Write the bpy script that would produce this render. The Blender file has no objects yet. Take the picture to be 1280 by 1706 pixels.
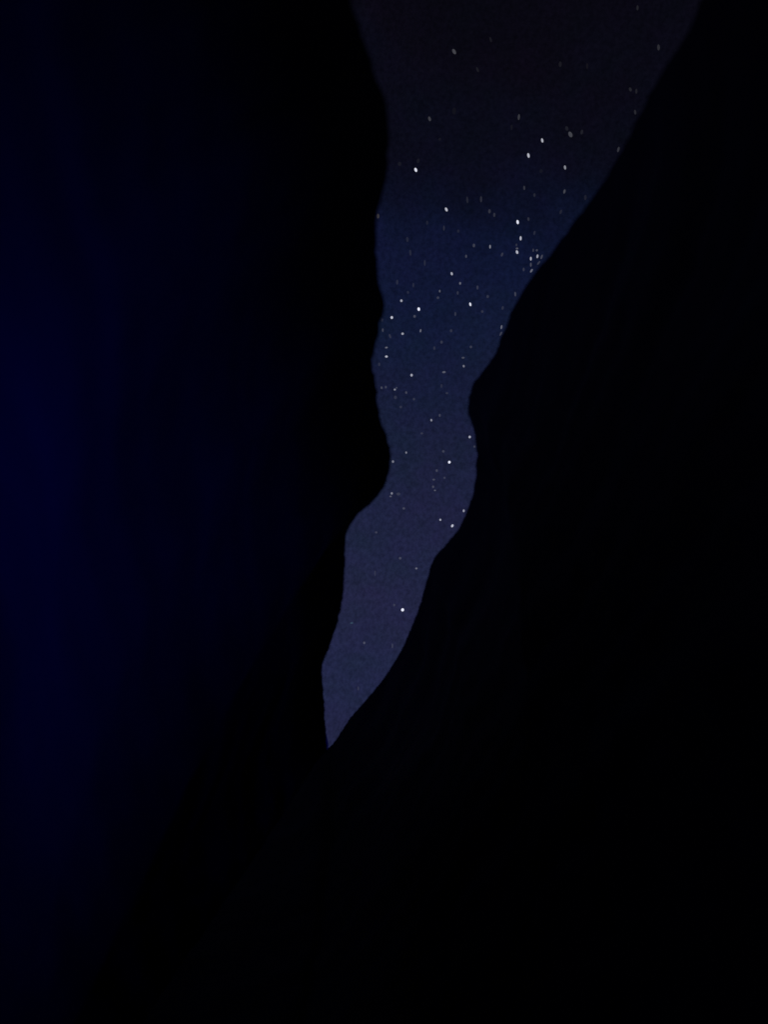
import bpy, math, random
from mathutils import Vector, Matrix, noise

S = bpy.context.scene
COL = S.collection
random.seed(7)

# ------------------------------------------------------------------ camera
# photograph 1280 x 1706, focal length 1313 px; the viewer looks about 48 degrees up along the canyon, rolled a little
F, PW, PH = 1313.0, 1280.0, 1706.0
UP_C = Vector((240, 1153, -F)).normalized()               # zenith seen in camera axes
FW_C = Vector((0, 0, -1))
Y_C = (FW_C - UP_C * FW_C.dot(UP_C)).normalized()
X_C = Y_C.cross(UP_C)
C2W = Matrix((X_C, Y_C, UP_C))                            # camera axes -> world


def ray(x, y):
    return (C2W @ Vector((x - PW / 2, PH / 2 - y, -F))).normalized()


cd = bpy.data.cameras.new('camera')
cam = bpy.data.objects.new('camera', cd)
COL.objects.link(cam)
cam.matrix_world = C2W.to_4x4()
cd.sensor_fit = 'VERTICAL'
cd.sensor_height = 36.0
cd.lens = 36.0 * F / PH
cd.clip_start, cd.clip_end = 0.05, 4000
cd.dof.use_dof = True                                     # focus on the stars, near rock goes soft
cd.dof.focus_distance = 900
cd.dof.aperture_fstop = cd.lens / 62.0
S.camera = cam

# ------------------------------------------------------------------ night sky
def lin(c):
    c /= 255.0
    return c / 12.92 if c <= 0.04045 else ((c + 0.055) / 1.055) ** 2.4


def rgb(r, g, b):
    return (lin(r), lin(g), lin(b), 1.0)


w = bpy.data.worlds.new('World')
S.world = w
w.use_nodes = True
nt = w.node_tree
N, LK = nt.nodes, nt.links
N.clear()
wo = N.new('ShaderNodeOutputWorld')
bg = N.new('ShaderNodeBackground')
tc = N.new('ShaderNodeTexCoord')
sp = N.new('ShaderNodeSeparateXYZ')
LK.new(tc.outputs['Generated'], sp.inputs[0])
# (image y on the gap's axis, sky colour there): darker and browner towards the zenith, violet towards the horizon
SKY = [(-300, 880, 6, 6, 11), (0, 870, 8, 7, 16), (120, 860, 9, 8, 18), (220, 840, 9, 10, 22), (270, 820, 10, 11, 25),
       (310, 790, 10, 13, 30), (345, 780, 11, 15, 35), (395, 765, 13, 19, 44), (460, 750, 15, 22, 49), (560, 730, 18, 25, 51),
       (660, 710, 22, 28, 54), (760, 720, 26, 31, 57), (880, 690, 30, 34, 62), (1000, 640, 32, 36, 64), (1100, 600, 32, 36, 65),
       (1240, 555, 32, 36, 65)]
stops = sorted((ray(x, y).z, rgb(r, g, b)) for y, x, r, g, b in SKY)
stops = [(0.0, rgb(31, 34, 62))] + stops
rp = N.new('ShaderNodeValToRGB')
els = rp.color_ramp.elements
while len(els) > 1:
    els.remove(els[-1])
els[0].position, els[0].color = stops[0]
for p, c in stops[1:]:
    e = els.new(min(p, 1.0))
    e.color = c
# slow drift of airglow, blue against violet, and a fine camera-like grain
def wnoise(scale, detail, rough=0.5):
    n = N.new('ShaderNodeTexNoise')
    n.inputs['Scale'].default_value = scale
    n.inputs['Detail'].default_value = detail
    n.inputs['Roughness'].default_value = rough
    LK.new(tc.outputs['Generated'], n.inputs['Vector'])
    return n


def wmap(src, a, b):
    m = N.new('ShaderNodeMapRange')
    m.inputs['From Min'].default_value, m.inputs['From Max'].default_value = 0.25, 0.75
    m.inputs['To Min'].default_value, m.inputs['To Max'].default_value = a, b
    m.clamp = False
    LK.new(src, m.inputs['Value'])
    return m.outputs[0]


def wmul(a, b):
    m = N.new('ShaderNodeMath')
    m.operation = 'MULTIPLY'
    LK.new(a, m.inputs[0])
    LK.new(b, m.inputs[1])
    return m.outputs[0]


slow, mid, fine = wnoise(9, 2), wnoise(34, 2), wnoise(210, 2, 0.7)
sq = N.new('ShaderNodeMapping')
sq.inputs['Scale'].default_value = (1, 1, 0.55)
LK.new(tc.outputs['Generated'], sq.inputs[0])
LK.new(sq.outputs[0], fine.inputs['Vector'])
drift = N.new('ShaderNodeMath')                           # ragged airglow: the bands do not follow one height
drift.operation = 'ADD'
LK.new(sp.outputs['Z'], drift.inputs[0])
LK.new(wmap(wnoise(7, 3).outputs['Fac'], -0.016, 0.016), drift.inputs[1])
LK.new(drift.outputs[0], rp.inputs[0])
tint = N.new('ShaderNodeCombineColor')
grain = wmap(fine.outputs['Fac'], 0.70, 1.30)
LK.new(wmul(wmap(slow.outputs['Fac'], 0.90, 1.10), wmul(grain, wmap(mid.outputs['Fac'], 0.90, 1.10))), tint.inputs[0])
LK.new(wmul(wmap(slow.outputs['Fac'], 1.05, 0.95), grain), tint.inputs[1])
LK.new(wmul(wmap(mid.outputs['Fac'], 0.90, 1.10), grain), tint.inputs[2])
mx = N.new('ShaderNodeMix')
mx.data_type = 'RGBA'
mx.blend_type = 'MULTIPLY'
mx.inputs[0].default_value = 1.0
LK.new(rp.outputs[0], mx.inputs[6])
LK.new(tint.outputs[0], mx.inputs[7])
LK.new(mx.outputs[2], bg.inputs['Color'])
bg.inputs['Strength'].default_value = 1.0
LK.new(bg.outputs[0], wo.inputs[0])

# ------------------------------------------------------------------ added blue lamp
ld = bpy.data.lights.new('blue_fill', 'SUN')  # unseen source, added to lay a blue glow on the left wall
ld.energy = 1.05
ld.color = (0.012, 0.018, 1.0)
ld.angle = math.radians(18)
blue_fill = bpy.data.objects.new('blue_fill', ld)
COL.objects.link(blue_fill)
AZ, ALT = math.radians(100), math.radians(73)
FILL_DIR = Vector((math.sin(AZ) * math.cos(ALT), math.cos(AZ) * math.cos(ALT), math.sin(ALT)))           # direction towards the added lamp
blue_fill.rotation_euler = FILL_DIR.to_track_quat('Z', 'Y').to_euler()

S.view_settings.view_transform = 'Standard'
S.view_settings.look = 'None'
S.view_settings.exposure = 0
S.view_settings.gamma = 1
S.view_settings.use_curve_mapping = False


# ------------------------------------------------------------------ materials
def rock(name, c1, c2, band):
    m = bpy.data.materials.new(name)
    m.use_nodes = True
    n, l = m.node_tree.nodes, m.node_tree.links
    b = n['Principled BSDF']
    b.inputs['Roughness'].default_value = 0.9
    b.inputs['Specular IOR Level'].default_value = 0.15
    t = n.new('ShaderNodeTexCoord')
    mp = n.new('ShaderNodeMapping')
    mp.inputs['Scale'].default_value = (0.25, 0.25, band)
    l.new(t.outputs['Object'], mp.inputs[0])
    st = n.new('ShaderNodeTexNoise')
    st.inputs['Scale'].default_value = 1.0
    st.inputs['Detail'].default_value = 6
    st.inputs['Distortion'].default_value = 0.4
    l.new(mp.outputs[0], st.inputs['Vector'])
    r = n.new('ShaderNodeValToRGB')
    r.color_ramp.elements[0].position, r.color_ramp.elements[0].color = 0.35, (*c1, 1)
    r.color_ramp.elements[1].position, r.color_ramp.elements[1].color = 0.65, (*c2, 1)
    l.new(st.outputs['Fac'], r.inputs[0])
    l.new(r.outputs[0], b.inputs['Base Color'])
    g = n.new('ShaderNodeTexNoise')
    g.inputs['Scale'].default_value = 22
    g.inputs['Detail'].default_value = 8
    g.inputs['Roughness'].default_value = 0.65
    l.new(t.outputs['Object'], g.inputs['Vector'])
    bp = n.new('ShaderNodeBump')
    bp.inputs['Strength'].default_value = 0.35
    bp.inputs['Distance'].default_value = 0.04
    l.new(g.outputs['Fac'], bp.inputs['Height'])
    l.new(bp.outputs[0], b.inputs['Normal'])
    return m


SAND_ROCK = rock('dark_sandstone', (0.045, 0.043, 0.05), (0.065, 0.062, 0.07), 3.2)
SAND = rock('sand', (0.06, 0.055, 0.05), (0.09, 0.08, 0.075), 1.0)

# ------------------------------------------------------------------ canyon: two cliffs whose rims border the strip of sky
# rims as seen in the photograph (px); each point gets its own height, the rims climb from overhead to the far bend
LEFT_PX = [(583, -20), (600, 40), (618, 85), (632, 130), (644, 175), (652, 230), (648, 285), (639, 325), (630, 362), (629, 410),
           (632, 460), (641, 505), (640, 527), (634, 539), (632, 553), (622, 600), (628, 645), (635, 700), (646, 725), (652, 752),
           (649, 790), (632, 825), (600, 856), (580, 885), (577, 920), (574, 975), (564, 1035), (549, 1080), (538, 1110),
           (540, 1160), (543, 1210), (546, 1250)]
RIGHT_PX = [(1178, -20), (1150, 40), (1118, 95), (1088, 145), (1058, 205), (1028, 262), (990, 325), (955, 370), (915, 425),
            (880, 468), (858, 505), (838, 553), (818, 600), (790, 635), (781, 660), (779, 690), (788, 714), (793, 750),
            (791, 800), (782, 840), (764, 880), (742, 907), (722, 932), (711, 965), (700, 1005), (687, 1040), (670, 1080),
            (640, 1128), (610, 1165), (580, 1200), (558, 1234), (546, 1246), (530, 1244)]


def lift(px, k):
    out = []
    for x, y in px:
        d = ray(x, y)
        h = (6.0 + 7.0 * max(0, y) / 1250.0) * k
        out.append(d / d.z * h)
    return out


# behind the viewer the unseen right rim is lowered to let light onto the left wall; beyond the far bend it turns away to the left
LEFT = [Vector(p) for p in ((-3.6, -34, 5.0), (-2.6, -26, 5.4), (-2.0, -18, 5.7), (-1.9, -12, 5.9), (-1.4, -7, 6.0),
                            (-1.35, -4, 6.0), (-1.05, -1.5, 6.0), (-0.97, -0.2, 6.0))] + lift(LEFT_PX, 1.0) + \
       [Vector(p) for p in ((-0.24, 22.3, 13.6), (-0.62, 23, 14.7), (-1.6, 24, 16), (-4.5, 25.2, 16.8), (-10, 26, 16.8),
                            (-18, 26, 16.2), (-30, 27, 16.2))]
RIGHT = [Vector(p) for p in ((16, -24, 0.8), (11, -17, 1.0), (7.5, -11.5, 1.5), (4.6, -7, 2.4), (2.9, -4.2, 4.0), (2.0, -2.4, 5.8),
                             (1.62, -1.1, 7.0), (1.55, -0.3, 7.45))] + lift(RIGHT_PX, 1.25) + \
        [Vector(p) for p in ((-1.9, 29.2, 18.6), (-4, 31.5, 19.6), (-8, 33, 20), (-14, 34.5, 20), (-22, 35, 20),
                             (-34, 36, 20))]


def spline(pts, step=0.11, far=0.5):
    """Catmull-Rom through pts, sampled about every `step` metres (coarser far from the viewer's field)."""
    out = []
    for i in range(len(pts) - 1):
        p0, p1, p2, p3 = pts[max(i - 1, 0)], pts[i], pts[i + 1], pts[min(i + 2, len(pts) - 1)]
        L = (p2 - p1).length
        st = far if (p1.y < -5 or p1.x < -6) else step
        n = max(1, int(L / st))
        for k in range(n):
            t = k / n
            a = (p1 - p0).length ** 0.5 + 1e-6
            b = L ** 0.5 + 1e-6
            c = (p3 - p2).length ** 0.5 + 1e-6
            # centripetal tangents
            m1 = (p2 - p1) if i == 0 else ((p1 - p0) / a - (p2 - p0) / (a + b) + (p2 - p1) / b) * b
            m2 = (p2 - p1) if i == len(pts) - 2 else ((p2 - p1) / b - (p3 - p1) / (b + c) + (p3 - p2) / c) * b
            t2, t3 = t * t, t * t * t
            out.append(p1 * (2 * t3 - 3 * t2 + 1) + m1 * (t3 - 2 * t2 + t) + p2 * (-2 * t3 + 3 * t2) + m2 * (t3 - t2))
    out.append(pts[-1])
    return out


FLOOR = -1.5
RELIEF = 0.09
GLOW_BULGE = (0.55, 2.4, 1.0, 3.2, 1.2, 1.5)      # bulge shaped to catch the blue lamp: depth, y, z, reach ahead, reach behind, half height


def cliff(name, rim_pts, side, outer, label):
    rim = spline(rim_pts)
    n = len(rim)
    # smoothed outward directions (away from the slot)
    nor = []
    for i in range(n):
        a, b = rim[max(0, i - 9)], rim[min(n - 1, i + 9)]
        t = (b - a)
        t.z = 0
        t.normalize()
        nor.append(Vector((-t.y, t.x, 0)) if side < 0 else Vector((t.y, -t.x, 0)))
    nor = [sum((nor[min(n - 1, max(0, i + k))] for k in range(-14, 15)), Vector()).normalized() for i in range(n)]
    verts, rows = [], []
    DV = 84
    cap = [0.10, 0.3, 0.7, 1.5, 3.0, 6.0, 12.0]
    for i, p in enumerate(rim):
        o = nor[i]
        row = []
        chip = 0.020 * noise.noise(Vector((p.x * 3, p.y * 3, 5 + side))) + 0.022 * noise.noise(Vector((p.x * 9, p.y * 9, side)))
        base = p + o * (chip + 0.012)
        # outer edge of the plateau
        s = i / (n - 1)
        f = s * (len(outer) - 1)
        k = min(int(f), len(outer) - 2)
        e = Vector(outer[k]).lerp(Vector(outer[k + 1]), f - k)
        foot = Vector((e.x, e.y, 0)) + (Vector((e.x, e.y, 0)) - Vector((0, 10, 0))).normalized() * 25
        row.append((foot.x, foot.y, FLOOR - 0.3))
        row.append((e.x, e.y, p.z + 1.0 + 1.5 * noise.noise(Vector((e.x * .1, e.y * .1, 3)))))
        L = (Vector((e.x, e.y, p.z)) - p).length
        for c in reversed(cap):
            q = base + (Vector((e.x, e.y, p.z)) - base).normalized() * min(c, L * 0.6) if c > 1 else base + o * c
            z = p.z + 0.16 * c / (1 + 0.25 * c) + 0.12 * min(c, 2) * noise.noise(Vector((q.x * .9, q.y * .9, 1)))
            row.append((q.x, q.y, z - 0.0))
        row.append((base.x, base.y, base.z))
        row.append((base.x, base.y, base.z))                # the rim is a sharp edge: top and face do not share it
        depth = p.z - FLOOR + 0.3
        for j in range(1, DV + 1):
            t = (j / DV) ** 1.25
            d = depth * t
            z = p.z - d
            fade = 1 - math.exp(-d / 1.1)
            under = 1.15 * (1 - math.exp(-d / 2.2)) + 0.05 * fade
            if side < 0:                                                                      # left wall hollowed out towards the far bend to keep it in shade
                far = min(1.0, max(0.0, (p.y - 4.5) / 11.0))
                far = far * far * (3 - 2 * far)
                under += far * (max(under, 0.36 * min(d, 12.0)) - under)
            q = Vector((p.x, p.y, z))
            bed = noise.noise(Vector((p.x * .12, p.y * .12, z * 1.5 + 9 * side)))            # hard and soft beds
            bed2 = abs(noise.noise(Vector((p.x * .25, p.y * .25, z * 4.2 + 3))))             # thin ledges
            flute = noise.fractal(Vector((p.x * .45, p.y * .45, z * .16 + side)), 1.0, 2.0, 3)  # water-worn scoops
            grit = noise.fractal(q * 2.6, 0.9, 2.0, 3)
            near = math.exp(-(max(0, p.y - 1.0) / 30.0) ** 2) if side < 0 else 0.0
            rl = RELIEF + (1 - RELIEF) * (1 - near)                                           # left relief flattened near the viewer so the blue glow falls evenly
            out = under + fade * (rl * (0.15 * bed + 0.10 * bed2 + 0.20 * flute) + 0.035 * grit * max(rl, 0.25))
            if side < 0:                                                                      # bulge added to the left wall to catch the blue glow
                dy = (p.y - GLOW_BULGE[1]) / (GLOW_BULGE[3] if p.y > GLOW_BULGE[1] else GLOW_BULGE[4])
                dz = (z - GLOW_BULGE[2] - 0.03 * max(0, p.y)) / GLOW_BULGE[5]
                out -= GLOW_BULGE[0] * math.exp(-dy * dy - dz * dz)
            out = max(out, 0.05 * fade)
            v = base + o * out
            row.append((v.x, v.y, z))
        rows.append(row)
    m = len(rows[0])
    for r in rows:
        verts.extend(r)
    faces = []
    for i in range(n - 1):
        for j in range(m - 1):
            if j == 2 + len(cap):
                continue
            a, b, c, d = i * m + j, i * m + j + 1, (i + 1) * m + j + 1, (i + 1) * m + j
            faces.append((a, b, c, d) if side < 0 else (a, d, c, b))
    me = bpy.data.meshes.new(name)
    me.from_pydata(verts, [], faces)
    me.polygons.foreach_set('use_smooth', [True] * len(faces))
    me.materials.append(SAND_ROCK)
    me.update()
    ob = bpy.data.objects.new(name, me)
    COL.objects.link(ob)
    ob['kind'] = 'structure'
    ob['label'] = label
    return ob


cliff('canyon_cliff', LEFT, -1, [(-70, -60), (-75, -30), (-75, 0), (-70, 12), (-60, 20), (-50, 24)],
      'dark rock cliff on the left of the sky strip, faintly blue along the photo edge')
cliff('canyon_cliff', RIGHT, 1, [(70, -60), (75, -20), (75, 20), (60, 60), (10, 90), (-60, 80)],
      'nearly black rock cliff on the right of the sky strip')

# canyon floor and the land around it
G, R = 96, 1600.0
gv, gf = [], []
for i in range(G + 1):
    for j in range(G + 1):
        u, v = 2 * i / G - 1, 2 * j / G - 1
        x, y = math.copysign(abs(u) ** 3, u) * R, math.copysign(abs(v) ** 3, v) * R
        z = FLOOR + 0.12 * noise.noise(Vector((x * .5, y * .5, 0))) + (4 * noise.noise(Vector((x * .01, y * .01, 4))) if abs(x) + abs(y) > 160 else 0)
        gv.append((x, y, z))
for i in range(G):
    for j in range(G):
        a = i * (G + 1) + j
        gf.append((a, a + G + 1, a + G + 2, a + 1))
gm = bpy.data.meshes.new('ground')
gm.from_pydata(gv, [], gf)
gm.polygons.foreach_set('use_smooth', [True] * len(gf))
gm.materials.append(SAND)
go = bpy.data.objects.new('ground', gm)
COL.objects.link(go)
go['kind'] = 'structure'

# ------------------------------------------------------------------ stars
sm = bpy.data.materials.new('starlight')
sm.use_nodes = True
n, l = sm.node_tree.nodes, sm.node_tree.links
n.clear()
mo = n.new('ShaderNodeOutputMaterial')
em = n.new('ShaderNodeEmission')
oi = n.new('ShaderNodeObjectInfo')
tr = n.new('ShaderNodeBsdfTransparent')
lw = n.new('ShaderNodeLayerWeight')
lw.inputs['Blend'].default_value = 0.5
ms = n.new('ShaderNodeMixShader')
pw = n.new('ShaderNodeMath')
pw.operation = 'POWER'
pw.inputs[1].default_value = 1.6
l.new(oi.outputs['Color'], em.inputs['Color'])
l.new(lw.outputs['Facing'], pw.inputs[0])
l.new(pw.outputs[0], ms.inputs[0])
l.new(em.outputs[0], ms.inputs[1])
l.new(tr.outputs[0], ms.inputs[2])
l.new(ms.outputs[0], mo.inputs[0])


def star_mesh():
    """a lumpy little ball: 8 x 6 lat-long sphere, radius 0.5"""
    v, f = [(0, 0, 0.5)], []
    A, B = 10, 7
    for b in range(1, B):
        th = math.pi * b / B
        for a in range(A):
            ph = 2 * math.pi * a / A
            v.append((0.5 * math.sin(th) * math.cos(ph), 0.5 * math.sin(th) * math.sin(ph), 0.5 * math.cos(th)))
    v.append((0, 0, -0.5))
    for a in range(A):
        f.append((0, 1 + a, 1 + (a + 1) % A))
        k = 1 + (B - 2) * A
        f.append((len(v) - 1, k + (a + 1) % A, k + a))
        for b in range(B - 2):
            p, q = 1 + b * A, 1 + (b + 1) * A
            f.append((p + a, q + a, q + (a + 1) % A, p + (a + 1) % A))
    me = bpy.data.meshes.new('star')
    me.from_pydata(v, [], f)
    me.polygons.foreach_set('use_smooth', [True] * len(f))
    me.materials.append(sm)
    me.update()
    return me


# x, y, width, height (px of the photograph), tilt in degrees (clockwise top to the left), brightness 0-255, own label
STARS = [
 (757, 86, 7, 12, 35, 85, 'blurred grey star standing alone highest in the dark upper sky'),
 (716, 198, 6, 10, 20, 75, 'blurred grey star in the dark upper sky, between the left cliff and the middle'),
 (865, 195, 5, 12, -5, 70, 'blurred upright grey star above the two bright tilted stars of the upper sky'),
 (693, 283, 6.5, 10, 25, 240, 'brilliant white star nearest the left cliff in the dark upper sky'),
 (951, 224, 8, 13, 30, 85, 'wide blurred grey star right of the two bright tilted stars'),
 (904, 234, 5.5, 10, 15, 205, 'bright star, upper one of the close tilted pair in the upper sky'),
 (881, 259, 6, 11, 15, 215, 'bright star, lower one of the close tilted pair in the upper sky'),
 (942, 279, 5.5, 10, 12, 160, 'bright oval star below the wide blurred grey star near the right cliff'),
 (1031, 249, 5, 11, -15, 65, 'dim star touching the right cliff rim in the upper sky'),
 (1098, 79, 6, 12, 5, 55, 'dim blue star alone in the upper right corner of the sky'),
 (1063, 13, 5, 10, 0, 42, 'dim star at the very top of the sky near the right cliff'),
 (1059, 187, 5, 10, 10, 50, 'small dim star beside the right cliff rim, below the dim pair'),
 (630, 360, 6, 10, 0, 80, 'brownish star sitting on the edge of the left cliff'),
 (744, 349, 6, 10, 28, 220, 'bright tilted star alone at the left where the sky turns blue'),
 (941, 319, 5, 9, -15, 85, 'grey star below the oval star near the right cliff'),
 (874, 313, 4.5, 9, 5, 65, 'dim upright star below the bright tilted pair'),
 (863, 370, 6, 10, 12, 245, 'brilliant white star, topmost of the short chain near the right cliff'),
 (868, 397, 5, 10, 0, 215, 'bright slim star, middle of the short chain near the right cliff'),
 (862, 420, 6, 9, 20, 215, 'bright star, lowest of the short chain near the right cliff'),
 (896, 427, 5, 9, -10, 185, 'bright star, right one of the close pair beside the right cliff rim'),
 (885, 431, 4.5, 9, 0, 200, 'bright slim star, left one of the close pair beside the right cliff rim'),
 (886, 451, 5, 10, -35, 120, 'slanted star streak against the right cliff rim, under the close pair'),
 (903, 428, 4.5, 10, -20, 85, 'dim star on the right cliff rim next to the close bright pair'),
 (817, 411, 4, 9, 0, 150, 'thin star left of the short chain, middle of the blue sky'),
 (753, 456, 5.5, 8, 20, 195, 'bright star midway across the blue sky, above a smaller one'),
 (767, 472, 5, 6.5, 0, 120, 'small star just below right of the bright midway star'),
 (733, 485, 4, 6.5, 0, 105, 'small star just below left of the bright midway star'),
 (669, 501, 6, 6.5, 10, 190, 'round bright star, upper left of the brightest one in the neck'),
 (698, 515, 6.5, 8.5, 10, 255, 'brilliant white star, brightest in the neck of the sky'),
 (784, 507, 5, 9, 15, 240, 'brilliant star on the right side of the neck'),
 (653, 529, 6.5, 7, 0, 230, 'bright round star next to the notch in the left cliff'),
 (671, 556, 6.5, 6, 15, 185, 'bright small star right of the upper left bulge of the sky'),
 (701, 551, 4, 8, -10, 125, 'thin star right of the bright small star in the neck'),
 (644, 579, 7, 4.5, 10, 120, 'dim flat star, upper of the two beside the left bulge'),
 (644, 594, 7, 5.5, 0, 210, 'bright flat star, lower of the two beside the left bulge'),
 (836, 545, 4.5, 10, -10, 120, 'thin star on the right cliff rim, upper of the rim pair'),
 (835, 556, 4, 10, -30, 80, 'slanted dim star on the right cliff rim, lower of the rim pair'),
 (772, 596, 7, 4.5, 0, 90, 'small dim flat star above the star near the right cliff shoulder'),
 (773, 610, 5, 6.5, 15, 140, 'small star near the right cliff shoulder'),
 (740, 620, 9, 5.5, 5, 105, 'wide flat grey star in the middle of the neck'),
 (686, 625, 6, 7, 0, 195, 'bright star alone in the lower left of the neck'),
 (658, 649, 5.5, 5, 0, 150, 'small star in the faint row beside the left cliff'),
 (719, 700, 5, 6.5, 10, 160, 'small star alone between the right cliff bulge and the left cliff'),
 (783, 728, 6, 6.5, -10, 195, 'bright star under the right cliff bulge, at the sky edge'),
 (677, 754, 4.5, 5.5, 0, 150, 'tiny star right of the one on the left cliff edge, at the bend'),
 (655, 769, 5.5, 6.5, 0, 145, 'small star touching the left cliff at the bend'),
 (749, 770, 6.5, 7, -10, 250, 'brilliant white star in the middle of the bend'),
 (653, 822, 5.5, 6, 0, 150, 'small star beside the left cliff below the bend, upper of two'),
 (651, 827, 5.5, 4, 0, 100, 'dim speck just under the small star below the bend'),
 (725, 817, 5, 4, 0, 105, 'small dim speck below the brilliant star of the bend'),
 (773, 851, 5, 7, -5, 180, 'bright star beside the right cliff, top of the triangle of three'),
 (734, 866, 5, 5.5, 0, 190, 'bright star, left point of the triangle of three'),
 (754, 876, 6, 8, -30, 225, 'brightest star of the triangle of three, at its bottom'),
 (694, 947, 6, 5, 0, 120, 'small star high in the lowest tongue of sky, near the right cliff'),
 (671, 1016, 7.5, 8, -20, 255, 'brilliant lone white star in the lowest tongue of sky'),
 (586, 1038, 7, 4.5, 10, 82, 'dim teal flat star beside the left cliff in the lowest tongue'),
 (607, 1071, 5, 6, 0, 95, 'lowest dim star in the tongue of sky'),
]
# the faint ones nothing tells apart: x, y, width, height, tilt, brightness
FAINT = [
 (818, 66, 5, 11, 20, 30), (796, 116, 5, 11, 25, 34), (757, 185, 9, 14, 0, 22), (733, 232, 6, 6, 0, 28), (934, 107, 7, 11, 0, 32),
 (979, 110, 5, 12, 0, 24), (1051, 149, 6, 9, 25, 44), (1061, 152, 5, 10, 0, 40), (945, 214, 7, 10, 25, 36), (970, 220, 6, 10, -10, 40),
 (697, 268, 7, 10, -15, 30), (666, 273, 8, 9, 0, 30), (853, 212, 5, 11, 0, 26), (902, 285, 8, 8, -20, 26),
 (740, 380, 4, 11, 0, 55), (679, 399, 6, 11, 5, 45), (684, 421, 5, 13, 5, 48), (708, 438, 4, 13, 0, 52), (662, 470, 5, 11, 0, 52),
 (689, 475, 4, 10, 0, 52), (680, 487, 5, 6, 20, 50), (779, 333, 5, 14, 5, 45), (802, 332, 5, 13, 0, 55), (816, 352, 6, 9, 0, 62),
 (824, 358, 5, 9, 0, 60), (891, 325, 5, 8, 0, 48), (976, 329, 6, 11, 0, 38), (935, 353, 5, 10, -20, 44), (790, 409, 5.5, 8, 0, 78),
 (777, 427, 4.5, 7, 0, 82), (837, 424, 5, 9, -20, 66), (881, 365, 5, 8, 10, 58), (891, 388, 5, 9, -15, 48), (895, 417, 5, 5, 0, 82),
 (889, 417, 4, 7, 0, 70), (862, 414, 6, 4.5, 0, 100), (861, 408, 4, 6, 0, 62), (885, 441, 4, 9, 0, 88), (898, 438, 4, 10, -40, 68),
 (873, 449, 4.5, 8, 0, 66), (764, 385, 6, 7, 0, 42), (712, 371, 5, 9, 0, 40), (796, 479, 4.5, 9, 0, 68),
 (813, 494, 6, 7, 0, 62), (859, 490, 4.5, 10, 5, 78), (730, 496, 6, 6, 0, 70), (804, 519, 6, 6, 0, 62), (838, 513, 5, 8, -10, 58),
 (759, 523, 4.5, 9, 0, 64), (752, 551, 6, 7, 0, 60), (736, 570, 6, 7, 0, 66), (785, 578, 6, 6, 40, 70), (724, 580, 5, 8, 0, 58),
 (745, 655, 6, 5, 0, 60), (736, 643, 5, 9, 0, 52), (763, 488, 4.5, 8, 0, 62), (680, 487, 4, 6, 0, 62), (691, 527, 6, 6, 0, 88),
 (637, 533, 5, 8, 0, 48), (638, 550, 4, 8, 0, 82), (650, 560, 4.5, 10, 20, 62), (632, 607, 5, 8, 0, 56), (636, 646, 5, 6, 15, 85),
 (643, 645, 4.5, 6, 0, 78), (661, 646, 4, 4, 0, 80), (677, 654, 5, 6, 10, 82), (659, 662, 7, 8, 0, 60), (690, 665, 5, 6, 0, 66),
 (668, 678, 6, 6, 0, 60), (733, 692, 4.5, 7, 0, 78), (703, 722, 6, 5, 0, 66), (739, 752, 6, 6, 20, 76), (728, 784, 5, 6, 0, 82),
 (723, 799, 6, 4.5, 0, 86), (722, 811, 5, 6, 0, 86), (741, 796, 4.5, 5, 0, 76), (791, 744, 5, 5, 0, 72), (673, 847, 6, 5.5, 0, 84),
 (627, 887, 6, 5, 0, 74), (667, 930, 6, 6, 0, 84), (657, 1008, 4.5, 6, 0, 74), (654, 1076, 3.5, 11, 0, 72), (664, 823, 9, 7, 0, 66),
 (625, 955, 3.5, 12, 0, 62), (597, 1147, 4, 9, 0, 62),
]
# bright stars the faint ones are told by
ANCHORS = [
 (757, 86, 'the blurred star highest in the dark sky'), (716, 198, 'the blurred grey star at upper left'),
 (1098, 79, 'the dim blue star in the upper right corner'), (951, 224, 'the wide blurred star near the right cliff'),
 (693, 283, 'the brilliant star nearest the upper left cliff'), (904, 234, 'the upper star of the tilted pair'),
 (881, 259, 'the lower star of the tilted pair'), (744, 349, 'the bright tilted star where blue sky begins'),
 (941, 319, 'the grey star beside the upper right cliff'), (863, 370, 'the topmost star of the short chain'),
 (868, 397, 'the middle star of the short chain'), (862, 420, 'the lowest star of the short chain'),
 (885, 431, 'the left star of the right rim pair'), (896, 427, 'the right star of the right rim pair'),
 (817, 411, 'the thin star left of the short chain'), (753, 456, 'the bright star midway across the blue'),
 (669, 501, 'the round bright star high in the neck'), (698, 515, 'the brightest star in the neck'),
 (784, 507, 'the brilliant star on the right of the neck'), (653, 529, 'the bright star by the left cliff notch'),
 (671, 556, 'the small bright star right of the left bulge'), (644, 594, 'the flat bright star beside the left bulge'),
 (836, 545, 'the thin star on the lower right rim'), (773, 610, 'the star near the right cliff shoulder'),
 (686, 625, 'the bright star in the lower left neck'), (719, 700, 'the lone star level with the right bulge'),
 (783, 728, 'the bright star under the right bulge'), (749, 770, 'the brilliant star in the bend'),
 (653, 822, 'the star beside the left cliff below the bend'), (773, 851, 'the top star of the triangle of three'),
 (754, 876, 'the bottom star of the triangle of three'), (694, 947, 'the small star high in the lowest tongue'),
 (671, 1016, 'the lone brilliant star in the lowest tongue'), (607, 1071, 'the lowest dim star in the tongue')]
WAYS = ['right of', 'below right of', 'below', 'below left of', 'left of', 'above left of', 'above', 'above right of']
ORD = ['nearest', 'second nearest', 'third nearest', 'fourth nearest', 'fifth nearest']


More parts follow.
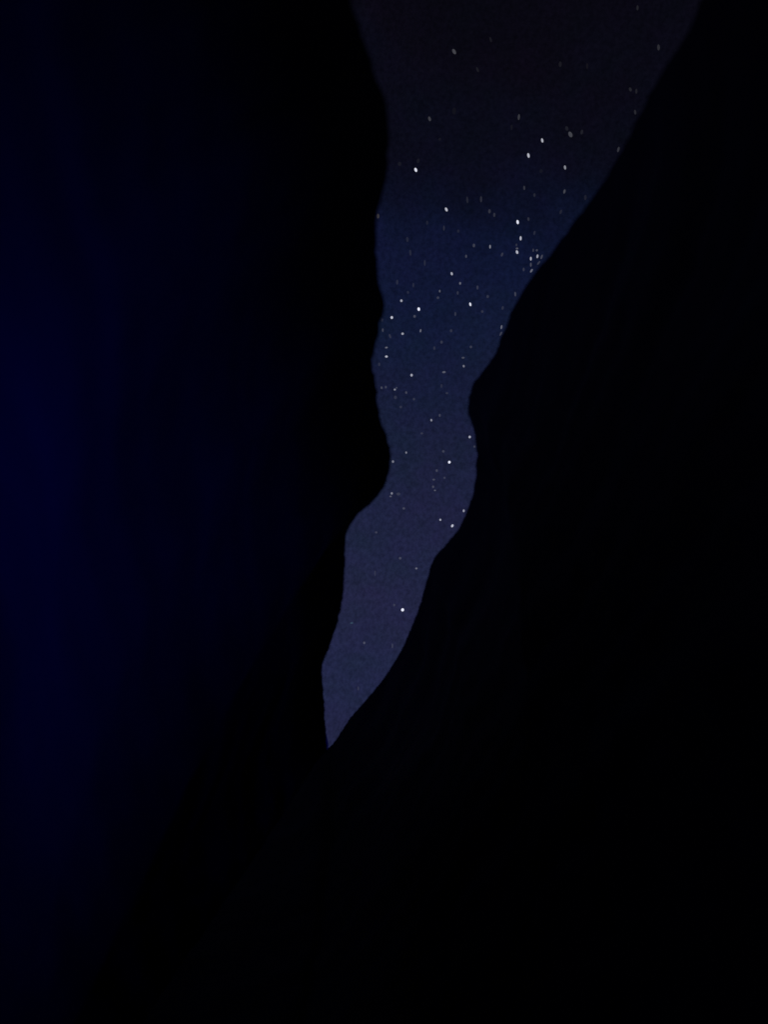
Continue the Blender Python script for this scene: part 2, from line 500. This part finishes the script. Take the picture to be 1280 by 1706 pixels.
def faint_labels():
    told = {}
    for k, (x, y, *_) in enumerate(FAINT):
        ax, ay, phrase = min(ANCHORS, key=lambda a: (a[0] - x) ** 2 + (a[1] - y) ** 2)
        way = WAYS[round(math.degrees(math.atan2(y - ay, x - ax)) / 45) % 8]
        told.setdefault((way, phrase), []).append((math.hypot(x - ax, y - ay), k))
    out = {}
    for (way, phrase), ks in told.items():
        ks.sort()
        for r, (_, k) in enumerate(ks):
            out[k] = ('faint star %s %s' % (way, phrase)) if len(ks) == 1 else ('%s faint star %s %s' % (ORD[r], way, phrase))
    return out


SM = star_mesh()
DIST = 900.0
CY = C2W @ Vector((0, 1, 0))


def sky_at(y):
    for (y0, _, r0, g0, b0), (y1, _, r1, g1, b1) in zip(SKY, SKY[1:]):
        if y <= y1:
            t = max(0, (y - y0) / (y1 - y0))
            return (r0 + (r1 - r0) * t, g0 + (g1 - g0) * t, b0 + (b1 - b0) * t)
    return SKY[-1][2:]


def star(x, y, ww, hh, tilt, b, label, group):
    d = ray(x, y)
    o = bpy.data.objects.new('star', SM)
    COL.objects.link(o)
    v = (C2W @ Vector((x - PW / 2, PH / 2 - y, -F))).length
    unit = DIST / F * (F / v)                                # metres a photograph pixel spans at that star
    zax = -d
    yax = (CY - zax * CY.dot(zax)).normalized()
    xax = yax.cross(zax)
    a = math.radians(tilt)
    y2 = yax * math.cos(a) - xax * math.sin(a)
    x2 = xax * math.cos(a) + yax * math.sin(a)
    g = 0.70 if b > 100 else 0.78
    m = Matrix((x2 * ww * unit * g, y2 * hh * unit * g, zax * ww * unit * g)).transposed().to_4x4()
    m.translation = d * DIST
    o.matrix_world = m
    r0, g0, b0 = sky_at(y)
    k = max(0.0, lin(b) - lin((r0 + g0) / 2)) * (0.88 if b >= 235 else 0.68 if b > 100 else 0.6)
    cr, cg, cb = (0.94, 0.96, 1.10)
    if 'brownish' in label:
        cr, cg, cb = 1.0, 0.85, 0.72
    if 'teal' in label:
        cr, cg, cb = 0.45, 1.0, 1.2
    o.color = (lin(r0) + k * cr, lin(g0) + k * cg, lin(b0) + k * cb, 1)
    o['label'] = label
    o['category'] = 'star'
    o['group'] = group


for s in STARS:
    star(*s, 'stars in the strip of night sky')
LABELS = faint_labels()
for k, s in enumerate(FAINT):
    star(*s, LABELS[k], 'faint stars in the strip of night sky')
